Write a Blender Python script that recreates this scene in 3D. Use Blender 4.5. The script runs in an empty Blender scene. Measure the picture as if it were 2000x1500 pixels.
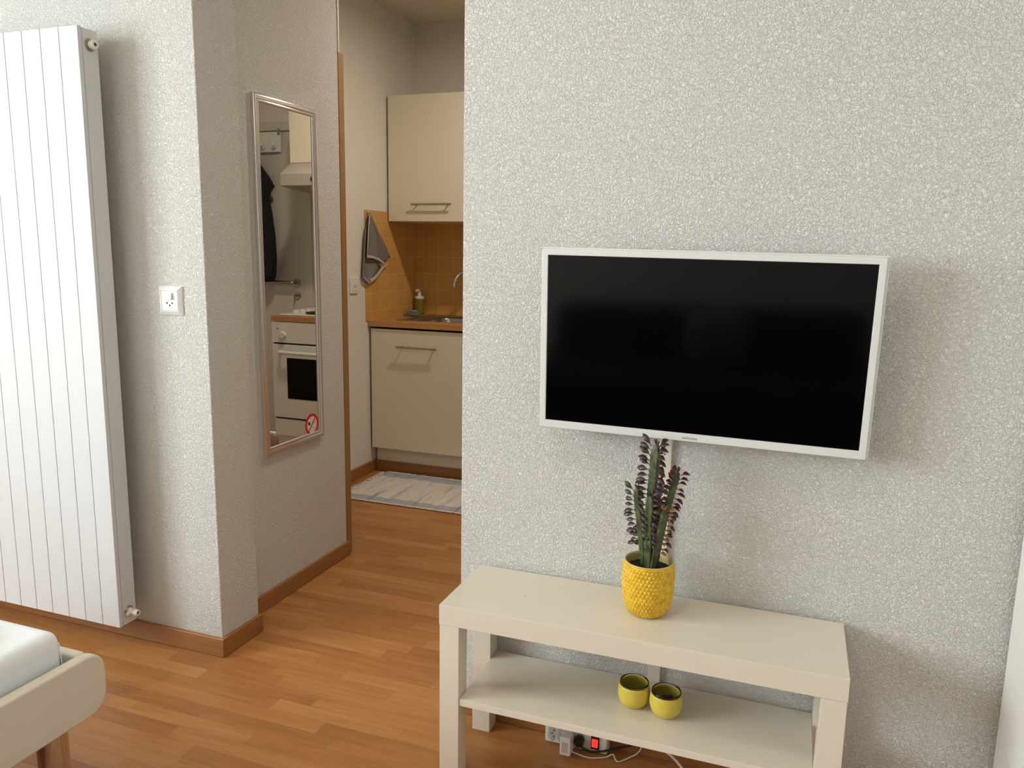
import bpy, bmesh, math, random
from mathutils import Vector, Matrix
random.seed(7)
PI = math.pi
SC = bpy.context.scene
COL = SC.collection

# ------------------------------------------------------------ camera
cam_d = bpy.data.cameras.new('camera'); cam = bpy.data.objects.new('camera', cam_d); COL.objects.link(cam)
RIGHT = Vector((0.93969327, 0.34159643, 0.01698329))
DOWN = Vector((0.07308344, -0.15203941, -0.98566872))
FWD = Vector((-0.33411879, 0.92746746, -0.16783545))
CPOS = Vector((0.74611237, -1.58688202, 1.28049362))
FPX = 1532.527
cam.matrix_world = Matrix(((RIGHT.x, -DOWN.x, -FWD.x, CPOS.x), (RIGHT.y, -DOWN.y, -FWD.y, CPOS.y), (RIGHT.z, -DOWN.z, -FWD.z, CPOS.z), (0, 0, 0, 1)))
cam_d.sensor_width = 36; cam_d.lens = FPX / 2000 * 36; cam_d.clip_start = 0.02
SC.camera = cam

# ------------------------------------------------------------ view, world, lights
SC.view_settings.view_transform = 'Standard'; SC.view_settings.look = 'None'
SC.view_settings.gamma = 1; SC.view_settings.use_curve_mapping = False
SC.view_settings.exposure = 0.08
W = bpy.data.worlds.new('overcast_sky'); SC.world = W; W.use_nodes = True
bg = W.node_tree.nodes['Background']; bg.inputs[0].default_value = (0.85, 0.945, 1.0, 1); bg.inputs[1].default_value = 18.8

WIN_Y0, WIN_Y1, WIN_Z0, WIN_Z1 = -3.45, -1.15, 0.90, 2.52   # window in the left wall
LX, RX, RY, CZ = -3.3, 1.82, -3.9, 2.59                      # left, right, rear walls and ceiling

def area(name, loc, rot, sx, sy, power, color, portal=False):
    d = bpy.data.lights.new(name, 'AREA'); d.shape = 'RECTANGLE'; d.size = sx; d.size_y = sy
    d.energy = power; d.color = color
    if portal: d.cycles.is_portal = True
    o = bpy.data.objects.new(name, d); COL.objects.link(o); o.location = loc; o.rotation_euler = rot
    return o
area('window_daylight_portal', (LX - 0.1, (WIN_Y0 + WIN_Y1) / 2, (WIN_Z0 + WIN_Z1) / 2), (0, -PI / 2, 0), WIN_Z1 - WIN_Z0, WIN_Y1 - WIN_Y0, 1, (1, 1, 1), True)

LAMP = (-0.32, 1.76, 2.50)
pl = bpy.data.lights.new('hall_lamp_light', 'AREA'); pl.shape = 'DISK'; pl.size = 0.11; pl.energy = 16; pl.color = (1.0, 0.87, 0.72)
plo = bpy.data.objects.new('hall_lamp_light', pl); COL.objects.link(plo); plo.location = LAMP

RL = (0.05, -0.95, 2.53)  # unseen fill lamp, added to brighten the bench top
rl = bpy.data.lights.new('added_fill_light', 'AREA'); rl.shape = 'DISK'; rl.size = 0.40; rl.energy = 7.5; rl.color = (1.0, 0.90, 0.78)
rlo = bpy.data.objects.new('added_fill_light', rl); COL.objects.link(rlo); rlo.location = RL

# ------------------------------------------------------------ helpers
def srgb(r, g, b):
    f = lambda c: (c / 255 / 12.92) if c / 255 <= 0.04045 else ((c / 255 + 0.055) / 1.055) ** 2.4
    return (f(r), f(g), f(b), 1)

def new_mat(name):
    m = bpy.data.materials.new(name); m.use_nodes = True
    nt = m.node_tree; return m, nt, nt.nodes['Principled BSDF']

def mat(name, col, rough=0.5, metal=0.0, noise=0.0, nscale=20, bump=0.0, bscale=200, spec=None, coat=0, trans=0, ior=None, emit=None, estr=0, sss=0):
    m, nt, b = new_mat(name); N = nt.nodes; L = nt.links
    b.inputs['Base Color'].default_value = col
    b.inputs['Roughness'].default_value = rough; b.inputs['Metallic'].default_value = metal
    if spec is not None: b.inputs['Specular IOR Level'].default_value = spec
    if coat: b.inputs['Coat Weight'].default_value = coat
    if trans: b.inputs['Transmission Weight'].default_value = trans
    if ior: b.inputs['IOR'].default_value = ior
    if sss:
        b.inputs['Subsurface Weight'].default_value = sss; b.inputs['Subsurface Radius'].default_value = (0.01, 0.008, 0.003)
    if emit: b.inputs['Emission Color'].default_value = emit; b.inputs['Emission Strength'].default_value = estr
    tc = N.new('ShaderNodeTexCoord')
    if noise:
        n = N.new('ShaderNodeTexNoise'); n.inputs['Scale'].default_value = nscale; n.inputs['Detail'].default_value = 3
        L.new(tc.outputs['Object'], n.inputs['Vector'])
        mx = N.new('ShaderNodeMix'); mx.data_type = 'RGBA'
        mx.inputs['A'].default_value = tuple(min(1, c * (1 - noise)) for c in col[:3]) + (1,)
        mx.inputs['B'].default_value = tuple(min(1, c * (1 + noise)) for c in col[:3]) + (1,)
        L.new(n.outputs['Fac'], mx.inputs['Factor']); L.new(mx.outputs['Result'], b.inputs['Base Color'])
    if bump:
        n2 = N.new('ShaderNodeTexNoise'); n2.inputs['Scale'].default_value = bscale; n2.inputs['Detail'].default_value = 2
        L.new(tc.outputs['Object'], n2.inputs['Vector'])
        bp = N.new('ShaderNodeBump'); bp.inputs['Strength'].default_value = 1; bp.inputs['Distance'].default_value = bump
        L.new(n2.outputs['Fac'], bp.inputs['Height']); L.new(bp.outputs['Normal'], b.inputs['Normal'])
    return m

def plaster(name, col, dist=0.0022, scale=200, rough=0.75):
    m, nt, b = new_mat(name); N = nt.nodes; L = nt.links
    b.inputs['Base Color'].default_value = col; b.inputs['Roughness'].default_value = rough
    b.inputs['Specular IOR Level'].default_value = 0.25
    tc = N.new('ShaderNodeTexCoord')
    d = N.new('ShaderNodeTexNoise'); d.inputs['Scale'].default_value = 90; d.inputs['Detail'].default_value = 2
    L.new(tc.outputs['Object'], d.inputs['Vector'])
    mx = N.new('ShaderNodeMix'); mx.data_type = 'VECTOR'; mx.inputs['Factor'].default_value = 0.010
    L.new(tc.outputs['Object'], mx.inputs['A']); L.new(d.outputs['Color'], mx.inputs['B'])
    v = N.new('ShaderNodeTexNoise'); v.inputs['Scale'].default_value = scale; v.inputs['Detail'].default_value = 3.5
    v.inputs['Roughness'].default_value = 0.6; v.inputs['Distortion'].default_value = 0.6
    L.new(mx.outputs['Result'], v.inputs['Vector'])
    r = N.new('ShaderNodeMapRange'); r.inputs['From Min'].default_value = 0.36; r.inputs['From Max'].default_value = 0.66
    r.interpolation_type = 'SMOOTHSTEP'
    L.new(v.outputs['Fac'], r.inputs['Value'])
    bp = N.new('ShaderNodeBump'); bp.inputs['Strength'].default_value = 1.0; bp.inputs['Distance'].default_value = dist
    L.new(r.outputs['Result'], bp.inputs['Height']); L.new(bp.outputs['Normal'], b.inputs['Normal'])
    return m

def wood(name, c1, c2, axis=0, rough=0.4, scale=1.0):
    m, nt, b = new_mat(name); N = nt.nodes; L = nt.links
    tc = N.new('ShaderNodeTexCoord'); mp = N.new('ShaderNodeMapping')
    s = [45 * scale] * 3; s[axis] = 2.5 * scale; mp.inputs['Scale'].default_value = s
    n = N.new('ShaderNodeTexNoise'); n.inputs['Scale'].default_value = 1; n.inputs['Detail'].default_value = 5; n.inputs['Distortion'].default_value = 0.4
    L.new(tc.outputs['Object'], mp.inputs['Vector']); L.new(mp.outputs['Vector'], n.inputs['Vector'])
    cr = N.new('ShaderNodeValToRGB'); cr.color_ramp.elements[0].color = c1; cr.color_ramp.elements[1].color = c2
    cr.color_ramp.elements[0].position = 0.3; cr.color_ramp.elements[1].position = 0.7
    L.new(n.outputs['Fac'], cr.inputs['Fac']); L.new(cr.outputs['Color'], b.inputs['Base Color'])
    b.inputs['Roughness'].default_value = rough
    return m

def floor_mat():
    m, nt, b = new_mat('beech_strip_floor'); N = nt.nodes; L = nt.links
    def math_(op, a, c=None):
        n = N.new('ShaderNodeMath'); n.operation = op
        for i, v in enumerate((a, c)):
            if v is None: continue
            if isinstance(v, (int, float)): n.inputs[i].default_value = v
            else: L.new(v, n.inputs[i])
        return n.outputs[0]
    tc = N.new('ShaderNodeTexCoord'); sp = N.new('ShaderNodeSeparateXYZ'); L.new(tc.outputs['Object'], sp.inputs[0])
    X, Y = sp.outputs[0], sp.outputs[1]
    yy = math_('DIVIDE', math_('ADD', Y, 10.0 + 0.002), 0.052)
    row = math_('FLOOR', yy)
    wn = N.new('ShaderNodeTexWhiteNoise'); wn.noise_dimensions = '1D'; L.new(row, wn.inputs['W'])
    xx = math_('ADD', math_('DIVIDE', math_('ADD', X, 10.0), 0.40), math_('MULTIPLY', wn.outputs['Value'], 7.0))
    pl_ = math_('FLOOR', xx)
    cb = N.new('ShaderNodeCombineXYZ'); L.new(row, cb.inputs[0]); L.new(pl_, cb.inputs[1])
    w2 = N.new('ShaderNodeTexWhiteNoise'); w2.noise_dimensions = '3D'; L.new(cb.outputs[0], w2.inputs['Vector'])
    # grain
    off = N.new('ShaderNodeVectorMath'); off.operation = 'SCALE'; L.new(w2.outputs['Color'], off.inputs[0]); off.inputs['Scale'].default_value = 20
    ad = N.new('ShaderNodeVectorMath'); ad.operation = 'ADD'; L.new(tc.outputs['Object'], ad.inputs[0]); L.new(off.outputs[0], ad.inputs[1])
    mp = N.new('ShaderNodeMapping'); mp.inputs['Scale'].default_value = (3.0, 42, 1); L.new(ad.outputs[0], mp.inputs['Vector'])
    g = N.new('ShaderNodeTexNoise'); g.inputs['Scale'].default_value = 1; g.inputs['Detail'].default_value = 5; g.inputs['Roughness'].default_value = 0.6; g.inputs['Distortion'].default_value = 0.8
    L.new(mp.outputs[0], g.inputs['Vector'])
    mp2 = N.new('ShaderNodeMapping'); mp2.inputs['Scale'].default_value = (25, 260, 1); L.new(ad.outputs[0], mp2.inputs['Vector'])
    g2 = N.new('ShaderNodeTexNoise'); g2.inputs['Scale'].default_value = 1; g2.inputs['Detail'].default_value = 2; L.new(mp2.outputs[0], g2.inputs['Vector'])
    tone = math_('ADD', math_('ADD', math_('MULTIPLY', w2.outputs['Value'], 0.30), 0.09), math_('ADD', math_('MULTIPLY', g.outputs['Fac'], 0.62), math_('MULTIPLY', g2.outputs['Fac'], 0.16)))
    cr = N.new('ShaderNodeValToRGB'); e = cr.color_ramp.elements
    e[0].position = 0.28; e[0].color = srgb(144, 93, 48); e[1].position = 0.95; e[1].color = srgb(196, 143, 88)
    k = e.new(0.60); k.color = srgb(174, 118, 66)
    L.new(tone, cr.inputs['Fac'])
    # seams
    fy = math_('FRACT', yy); fx = math_('FRACT', xx)
    sy = math_('MINIMUM', fy, math_('SUBTRACT', 1.0, fy)); sx = math_('MULTIPLY', math_('MINIMUM', fx, math_('SUBTRACT', 1.0, fx)), 7.7)
    s = math_('LESS_THAN', math_('MINIMUM', sy, sx), 0.012)
    mx = N.new('ShaderNodeMix'); mx.data_type = 'RGBA'; L.new(math_('MULTIPLY', s, 0.35), mx.inputs['Factor'])
    L.new(cr.outputs['Color'], mx.inputs['A']); mx.inputs['B'].default_value = srgb(96, 54, 24)
    L.new(mx.outputs['Result'], b.inputs['Base Color'])
    b.inputs['Roughness'].default_value = 0.38; b.inputs['Specular IOR Level'].default_value = 0.4
    bp = N.new('ShaderNodeBump'); bp.inputs['Distance'].default_value = 0.0004; bp.inputs['Strength'].default_value = 0.5
    L.new(g2.outputs['Fac'], bp.inputs['Height']); L.new(bp.outputs['Normal'], b.inputs['Normal'])
    return m

def tile_mat():
    m, nt, b = new_mat('ochre_glazed_tiles'); N = nt.nodes; L = nt.links
    def math_(op, a, c=None):
        n = N.new('ShaderNodeMath'); n.operation = op
        for i, v in enumerate((a, c)):
            if v is None: continue
            if isinstance(v, (int, float)): n.inputs[i].default_value = v
            else: L.new(v, n.inputs[i])
        return n.outputs[0]
    tc = N.new('ShaderNodeTexCoord'); sp = N.new('ShaderNodeSeparateXYZ'); L.new(tc.outputs['Object'], sp.inputs[0])
    outs = []; cells = []
    for i, o in ((0, 1.505), (1, -2.457), (2, -1.383)):
        v = math_('DIVIDE', math_('ADD', sp.outputs[i], o + 10.0), 0.1005)
        fr = math_('FRACT', v); outs.append(math_('MINIMUM', fr, math_('SUBTRACT', 1.0, fr))); cells.append(math_('FLOOR', v))
    # ignore the axis normal to the face: pick by geometry normal
    ge = N.new('ShaderNodeNewGeometry'); sn = N.new('ShaderNodeSeparateXYZ'); L.new(ge.outputs['Normal'], sn.inputs[0])
    nx = math_('GREATER_THAN', math_('ABSOLUTE', sn.outputs[0]), 0.5); ny = math_('GREATER_THAN', math_('ABSOLUTE', sn.outputs[1]), 0.5)
    d = math_('MINIMUM', math_('MINIMUM', math_('ADD', outs[0], nx), math_('ADD', outs[1], ny)), outs[2])
    g = math_('LESS_THAN', d, 0.018)
    cb = N.new('ShaderNodeCombineXYZ'); [L.new(cells[i], cb.inputs[i]) for i in range(3)]
    w = N.new('ShaderNodeTexWhiteNoise'); w.noise_dimensions = '3D'; L.new(cb.outputs[0], w.inputs['Vector'])
    c = N.new('ShaderNodeMix'); c.data_type = 'RGBA'; L.new(w.outputs['Value'], c.inputs['Factor'])
    c.inputs['A'].default_value = srgb(204, 154, 84); c.inputs['B'].default_value = srgb(212, 163, 94)
    mx = N.new('ShaderNodeMix'); mx.data_type = 'RGBA'; L.new(g, mx.inputs['Factor']); L.new(c.outputs['Result'], mx.inputs['A']); mx.inputs['B'].default_value = srgb(226, 180, 112)
    L.new(mx.outputs['Result'], b.inputs['Base Color']); b.inputs['Roughness'].default_value = 0.3
    return m

M = {}
M['wall'] = plaster('stippled_white_plaster', srgb(229, 226, 220))
M['wall_smooth'] = plaster('fine_white_plaster', srgb(226, 222, 212), 0.0006, 120)
M['ceiling'] = plaster('white_ceiling_paint', srgb(222, 214, 196), 0.0005, 90)
M['floor'] = floor_mat()
M['tiles'] = tile_mat()
M['bb'] = wood('brown_skirting_wood', srgb(144, 96, 52), srgb(164, 112, 62), 0, 0.42)
M['bb_y'] = wood('brown_skirting_wood_lengthwise', srgb(144, 96, 52), srgb(164, 112, 62), 1, 0.42)
M['jamb'] = mat('brown_painted_door_frame', srgb(152, 112, 66), 0.5, noise=0.05)
M['bench'] = mat('white_lacquered_board', srgb(225, 216, 199), 0.22, spec=0.6, noise=0.01, nscale=6)
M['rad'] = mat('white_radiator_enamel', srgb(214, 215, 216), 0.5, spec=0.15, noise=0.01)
M['plastic'] = mat('white_plastic', srgb(226, 225, 220), 0.35, noise=0.01)
M['plastic_grey'] = mat('pale_grey_plastic', srgb(190, 186, 178), 0.45, noise=0.01)
M['black'] = mat('black_plastic', srgb(22, 22, 24), 0.4, noise=0.1)
M['dark'] = mat('dark_recess', srgb(16, 15, 14), 0.7, noise=0.1)
M['tvwhite'] = mat('white_tv_bezel', srgb(222, 222, 220), 0.3, noise=0.01)
M['screen'] = mat('black_glossy_screen', srgb(3, 3, 4), 0.09, spec=0.32, noise=0.02)
M['logo'] = mat('grey_logo_print', srgb(40, 40, 44), 0.4, noise=0.02)
M['chrome'] = mat('chrome', srgb(205, 205, 208), 0.14, 1.0, noise=0.01)
M['steel'] = mat('brushed_steel', srgb(170, 165, 156), 0.3, 1.0, noise=0.04, nscale=60)
M['silver'] = mat('silver_frame_profile', srgb(226, 224, 222), 0.30, 1.0, noise=0.02)
M['mirror'] = mat('mirror_glass', srgb(222, 222, 216), 0.012, 1.0, noise=0.001)
M['red'] = mat('red_print', srgb(205, 20, 24), 0.4, noise=0.02)
M['sticker'] = mat('white_sticker', srgb(226, 220, 210), 0.45, noise=0.01)
M['cab'] = mat('cream_cabinet_front', srgb(225, 216, 194), 0.4, noise=0.01)
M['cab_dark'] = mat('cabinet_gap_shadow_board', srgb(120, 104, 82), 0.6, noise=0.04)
M['enamel'] = mat('white_stove_enamel', srgb(228, 226, 218), 0.25, noise=0.01)
M['hood'] = mat('grey_hood_metal', srgb(176, 170, 160), 0.4, noise=0.02)
M['worktop'] = wood('beech_worktop', srgb(176, 122, 70), srgb(198, 144, 88), 0, 0.35)
M['leather'] = mat('cream_bed_leather', srgb(222, 216, 200), 0.42, bump=0.0002, bscale=500, noise=0.01)
M['sheet'] = mat('white_sheet', srgb(236, 241, 246), 0.85, bump=0.0008, bscale=60, noise=0.01)
M['rub'] = mat('white_wardrobe_foil', srgb(233, 231, 224), 0.35, noise=0.01)
M['soil'] = mat('dark_potting_soil', srgb(38, 27, 20), 0.95, noise=0.5, nscale=150, bump=0.004, bscale=150)
M['potin'] = mat('pale_glazed_rim', srgb(206, 186, 128), 0.3, noise=0.05)
M['glass'] = mat('clear_glass', (1, 1, 1, 1), 0.02, trans=1.0, ior=1.45, noise=0.001)
M['wax'] = mat('yellow_frosted_coating', srgb(214, 192, 78), 0.45, noise=0.08, nscale=60, sss=0.2)
M['cord'] = mat('white_cable', srgb(228, 222, 208), 0.45, noise=0.01)
M['lit_red'] = mat('lit_red_switch', srgb(255, 30, 20), 0.3, emit=(1, 0.03, 0.02, 1), estr=1.6, noise=0.02)
M['towel'] = mat('grey_towel', srgb(128, 120, 116), 0.95, noise=0.08, nscale=80, bump=0.002, bscale=400)
M['hem'] = mat('pale_towel_hem', srgb(190, 182, 172), 0.9, noise=0.04, bump=0.001, bscale=400)
M['yarn'] = mat('white_cotton_yarn', srgb(236, 230, 224), 0.95, noise=0.04)
M['coat'] = mat('black_coat_fabric', srgb(18, 18, 20), 0.9, noise=0.2, bump=0.002, bscale=200)
M['door'] = mat('pale_grey_door_paint', srgb(206, 200, 188), 0.4, noise=0.01)
M['soap'] = mat('yellow_green_soap', srgb(160, 146, 34), 0.15, trans=0.5, noise=0.05)
M['clothgrey'] = mat('grey_cloth', srgb(140, 138, 138), 0.95, noise=0.1, bump=0.001, bscale=300)
M['sofa'] = mat('dark_blue_upholstery', srgb(26, 30, 42), 0.9, noise=0.15, nscale=200)
M['plate'] = mat('cast_iron_hotplate', srgb(30, 28, 27), 0.6, noise=0.1)

class MB:
    def __init__(s): s.bm = bmesh.new()
    def box(s, x0, x1, y0, y1, z0, z1):
        vs = [s.bm.verts.new(p) for p in ((x0, y0, z0), (x1, y0, z0), (x1, y1, z0), (x0, y1, z0), (x0, y0, z1), (x1, y0, z1), (x1, y1, z1), (x0, y1, z1))]
        for f in ((0, 3, 2, 1), (4, 5, 6, 7), (0, 1, 5, 4), (1, 2, 6, 5), (2, 3, 7, 6), (3, 0, 4, 7)): s.bm.faces.new([vs[i] for i in f])
        return s
    def prism(s, pts, axis, a, b):
        """polygon pts (2D) extruded along axis from a to b; 2D coords are the remaining axes in order"""
        def P(p, v):
            q = list(p); q.insert(axis, v); return q
        A = [s.bm.verts.new(P(p, a)) for p in pts]; B = [s.bm.verts.new(P(p, b)) for p in pts]
        s.bm.faces.new(A); s.bm.faces.new(B[::-1])
        n = len(pts)
        for i in range(n): s.bm.faces.new((A[i], B[i], B[(i + 1) % n], A[(i + 1) % n]))
        return s
    def rings(s, rings, cap0=True, cap1=True, closed=True):
        R = [[s.bm.verts.new(p) for p in r] for r in rings]
        for a, b in zip(R, R[1:]):
            n = len(a)
            for i in range(n if closed else n - 1): s.bm.faces.new((a[i], a[(i + 1) % n], b[(i + 1) % n], b[i]))
        if closed and cap0: s.bm.faces.new(R[0][::-1])
        if closed and cap1: s.bm.faces.new(R[-1])
        return s
    def lathe(s, c, prof, n=40, axis=2, cap0=True, cap1=True):
        """prof: (r, h) pairs; axis direction"""
        rs = []
        for r, h in prof:
            ring = []
            for i in range(n):
                a = 2 * PI * i / n; u, v = r * math.cos(a), r * math.sin(a)
                p = (u, v, h) if axis == 2 else ((h, u, v) if axis == 0 else (u, h, v))
                ring.append((c[0] + p[0], c[1] + p[1], c[2] + p[2]))
            rs.append(ring)
        return s.rings(rs, cap0, cap1)
    def tube(s, pts, r, n=12, cap=True):
        pts = [Vector(p) for p in pts]; rs = []
        up = Vector((0, 0, 1)); prev = None
        for i, p in enumerate(pts):
            t = (pts[min(i + 1, len(pts) - 1)] - pts[max(i - 1, 0)]).normalized()
            if prev is None:
                a = t.cross(up)
                if a.length < 0.1: a = t.cross(Vector((1, 0, 0)))
                a.normalize()
            else:
                a = (prev - t * prev.dot(t)).normalized()
            prev = a; b = t.cross(a)
            rr = r[i] if isinstance(r, (list, tuple)) else r
            rs.append([tuple(p + (a * math.cos(2 * PI * k / n) + b * math.sin(2 * PI * k / n)) * rr) for k in range(n)])
        return s.rings(rs, cap, cap)
    def shift(s, v):
        bmesh.ops.translate(s.bm, verts=s.bm.verts, vec=v); return s

def smooth_path(pts, n=8):
    P = [Vector(p) for p in pts]; out = []
    for i in range(len(P) - 1):
        p0, p1, p2, p3 = P[max(i - 1, 0)], P[i], P[i + 1], P[min(i + 2, len(P) - 1)]
        for k in range(n):
            t = k / n
            out.append(0.5 * ((2 * p1) + (p2 - p0) * t + (2 * p0 - 5 * p1 + 4 * p2 - p3) * t * t + (-p0 + 3 * p1 - 3 * p2 + p3) * t ** 3))
    out.append(P[-1]); return out

def wpos(o):
    v = Vector((0, 0, 0))
    while o is not None: v += Vector(o.location); o = o.parent
    return v

def part(name, mb, m, parent=None, bevel=0, smooth=False, local=False, seg=2, label=None, subsurf=0):
    bm = mb.bm
    if parent is not None and not local: mb.shift(-wpos(parent))
    bmesh.ops.recalc_face_normals(bm, faces=bm.faces)
    me = bpy.data.meshes.new(name); bm.to_mesh(me); bm.free()
    o = bpy.data.objects.new(name, me); COL.objects.link(o); me.materials.append(m)
    if parent is not None: o.parent = parent
    if bevel:
        b = o.modifiers.new('bevel', 'BEVEL'); b.width = bevel; b.segments = seg; b.limit_method = 'ANGLE'; b.angle_limit = math.radians(40)
        b.harden_normals = False
    if subsurf:
        b = o.modifiers.new('subsurf', 'SUBSURF'); b.levels = subsurf; b.render_levels = subsurf
    if smooth or bevel:
        for p in me.polygons: p.use_smooth = True
        if not smooth or smooth == 'auto':
            e = o.modifiers.new('wn', 'WEIGHTED_NORMAL'); e.keep_sharp = True
            me.set_sharp_from_angle(angle=math.radians(50)) if not bevel else None
    if label: o['label'] = label
    return o

def tag(o, label, cat, group=None):
    o['label'] = label; o['category'] = cat
    if group: o['group'] = group
    return o

def thing(name, label, cat, loc, group=None):
    o = bpy.data.objects.new(name, None); COL.objects.link(o); o.location = loc; o.empty_display_size = 0.05
    return tag(o, label, cat, group)

def struct(name, mb, m, parent=None, bevel=0, **k):
    o = part(name, mb, m, parent, bevel, **k)
    if parent is None: o['kind'] = 'structure'
    return o

def text_mesh(name, txt, size, m, parent, matrix, extrude=0.0002):
    cu = bpy.data.curves.new(name, 'FONT'); cu.body = txt; cu.size = size; cu.align_x = 'CENTER'; cu.align_y = 'CENTER'; cu.extrude = extrude
    cu.space_character = 1.25
    t = bpy.data.objects.new(name + '_tmp', cu); COL.objects.link(t)
    dg = bpy.context.evaluated_depsgraph_get(); me = bpy.data.meshes.new_from_object(t.evaluated_get(dg))
    bpy.data.objects.remove(t); me.transform(matrix)
    o = bpy.data.objects.new(name, me); COL.objects.link(o); me.materials.clear(); me.materials.append(m); o.parent = parent
    return o

# ------------------------------------------------------------ room shell
YW = 0.274          # face of the TV wall and the radiator wall
struct('floor', MB().box(LX - 0.2, 2.0, RY - 0.2, 3.1, -0.1, 0), M['floor'])
struct('ceiling', MB().box(LX - 0.2, 2.0, RY - 0.2, 3.1, CZ, CZ + 0.1), M['ceiling'])
struct('wall_back_right', MB().box(-0.064, 2.0, YW, YW + 0.13, 0, CZ), M['wall'], bevel=0.004)
struct('wall_back_left', MB().box(LX - 0.2, -0.879, YW, 0.452, 0, CZ), M['wall'], bevel=0.004)
struct('wall_hall_left', MB().box(-1.75, -0.965, 0.452, 1.143, 0, CZ), M['wall'], bevel=0.003)
struct('wall_kitchen_left', MB().box(-1.75, -1.511, 1.143, 3.07, 0, CZ), M['wall_smooth'])
struct('wall_kitchen_back', MB().box(-1.511, 0.36, 2.87, 3.07, 0, CZ).box(1.24, 2.0, 2.87, 3.07, 0, CZ).box(0.36, 1.24, 2.87, 3.07, 2.06, CZ), M['wall_smooth'])
struct('wall_hall_right', MB().box(1.45, 1.6, YW + 0.13, 2.87, 0, CZ), M['wall_smooth'])
struct('wall_right', MB().box(RX, 2.0, RY, YW, 0, CZ), M['wall'])
struct('wall_rear', MB().box(LX - 0.2, 2.0, RY - 0.2, RY, 0, CZ), M['wall'])
struct('wall_left', MB().box(LX - 0.2, LX, RY, WIN_Y0, 0, CZ).box(LX - 0.2, LX, WIN_Y1, YW, 0, CZ)
       .box(LX - 0.2, LX, WIN_Y0, WIN_Y1, 0, WIN_Z0).box(LX - 0.2, LX, WIN_Y0, WIN_Y1, WIN_Z1, CZ), M['wall'])
win = MB(); ym = (WIN_Y0 + WIN_Y1) / 2
for (a, b, c, d) in ((WIN_Y0, WIN_Y0 + 0.06, WIN_Z0, WIN_Z1), (WIN_Y1 - 0.06, WIN_Y1, WIN_Z0, WIN_Z1), (WIN_Y0 + .06, WIN_Y1 - .06, WIN_Z0, WIN_Z0 + 0.07), (WIN_Y0 + .06, WIN_Y1 - .06, WIN_Z1 - 0.06, WIN_Z1), (ym - 0.05, ym + 0.05, WIN_Z0 + .07, WIN_Z1 - .06)):
    win.box(LX - 0.10, LX - 0.04, a, b, c, d)
struct('window_1', win, M['plastic'])

def skirting(name, x0, x1, y0, y1, m, h=0.062):
    """bevelled top edge on a box board"""
    return struct(name, MB().box(x0, x1, y0, y1, 0, h), m, bevel=0.003)
skirting('baseboard_back_left', LX, -0.867, YW - 0.012, YW, M['bb'])
skirting('baseboard_column', -0.879, -0.867, YW, 0.459, M['bb_y'])
skirting('baseboard_hall_left', -0.965, -0.953, 0.459, 1.151, M['bb_y'])
skirting('baseboard_kitchen_left', -1.511, -1.499, 1.143, 2.329, M['bb_y'], 0.065)
skirting('baseboard_back_right', -0.064, 1.228, YW - 0.012, YW, M['bb'])
skirting('baseboard_rear', LX, RX, RY, RY + 0.012, M['bb'])
# brown door frame at the end of the hall wall, with a thin pale strip above it
struct('trim_1', MB().box(-0.995, -0.963, 1.143, 1.181, 0.0, 2.012), M['jamb'], bevel=0.002)
struct('trim_2', MB().box(-0.972, -0.961, 1.143, 1.150, 2.012, CZ), M['plastic'])
# glazed ochre splashback
struct('trim_3', MB().box(-1.511, -1.505, 2.249, 2.87, 0.877, 1.486).box(-1.505, 0.243, 2.864, 2.87, 0.877, 1.60), M['tiles'])

# entrance door seen in the mirror
d = MB().box(0.40, 1.20, 2.875, 2.915, 0.005, 2.02)
dr = struct('door_1', d, M['door'], bevel=0.002)
fr = MB().box(0.345, 0.40, 2.855, 2.90, 0, 2.075).box(1.20, 1.255, 2.855, 2.90, 0, 2.075).box(0.40, 1.20, 2.855, 2.90, 2.02, 2.075)
part('door_frame', fr, M['door'], dr)
hd = MB().lathe((0.478, 2.875, 1.046), ((0.026, 0), (0.026, -0.008)), 24, 1).tube([(0.478, 2.867, 1.046), (0.478, 2.835, 1.046), (0.484, 2.825, 1.046), (0.50, 2.822, 1.046), (0.645, 2.822, 1.048)], 0.010, 12)
part('door_handle', hd, M['steel'], dr, smooth='auto')
kh = MB().lathe((0.478, 2.875, 0.96), ((0.026, 0), (0.026, -0.007)), 24, 1)
part('keyhole_rose', kh, M['steel'], dr, smooth='auto')
part('key', MB().box(0.476, 0.480, 2.835, 2.868, 0.955, 0.965).box(0.475, 0.481, 2.832, 2.838, 0.905, 0.965), M['steel'], dr)

# ------------------------------------------------------------ ceiling lamp of the hall (out of view)
lt = thing('ceiling_lamp', 'small round lamp on the hallway ceiling, behind the wall with the television', 'lamp', (LAMP[0], LAMP[1], CZ))
part('ceiling_plate', MB().lathe((LAMP[0], LAMP[1], CZ), ((0.06, 0), (0.06, -0.02), (0.03, -0.04), (0.02, -0.06)), 24), M['plastic'], lt, smooth='auto')

lt2 = thing('ceiling_lamp', 'added unseen round fill lamp on the living room ceiling, brightening the bench top', 'lamp', (RL[0], RL[1], CZ))  # fixture made up to carry the added fill light
part('fill_lamp_dish', MB().lathe((RL[0], RL[1], CZ), ((0.22, 0), (0.22, -0.05), (0.21, -0.055), (0.21, -0.02)), 40, 2, True, False), M['plastic'], lt2, smooth='auto')

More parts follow.
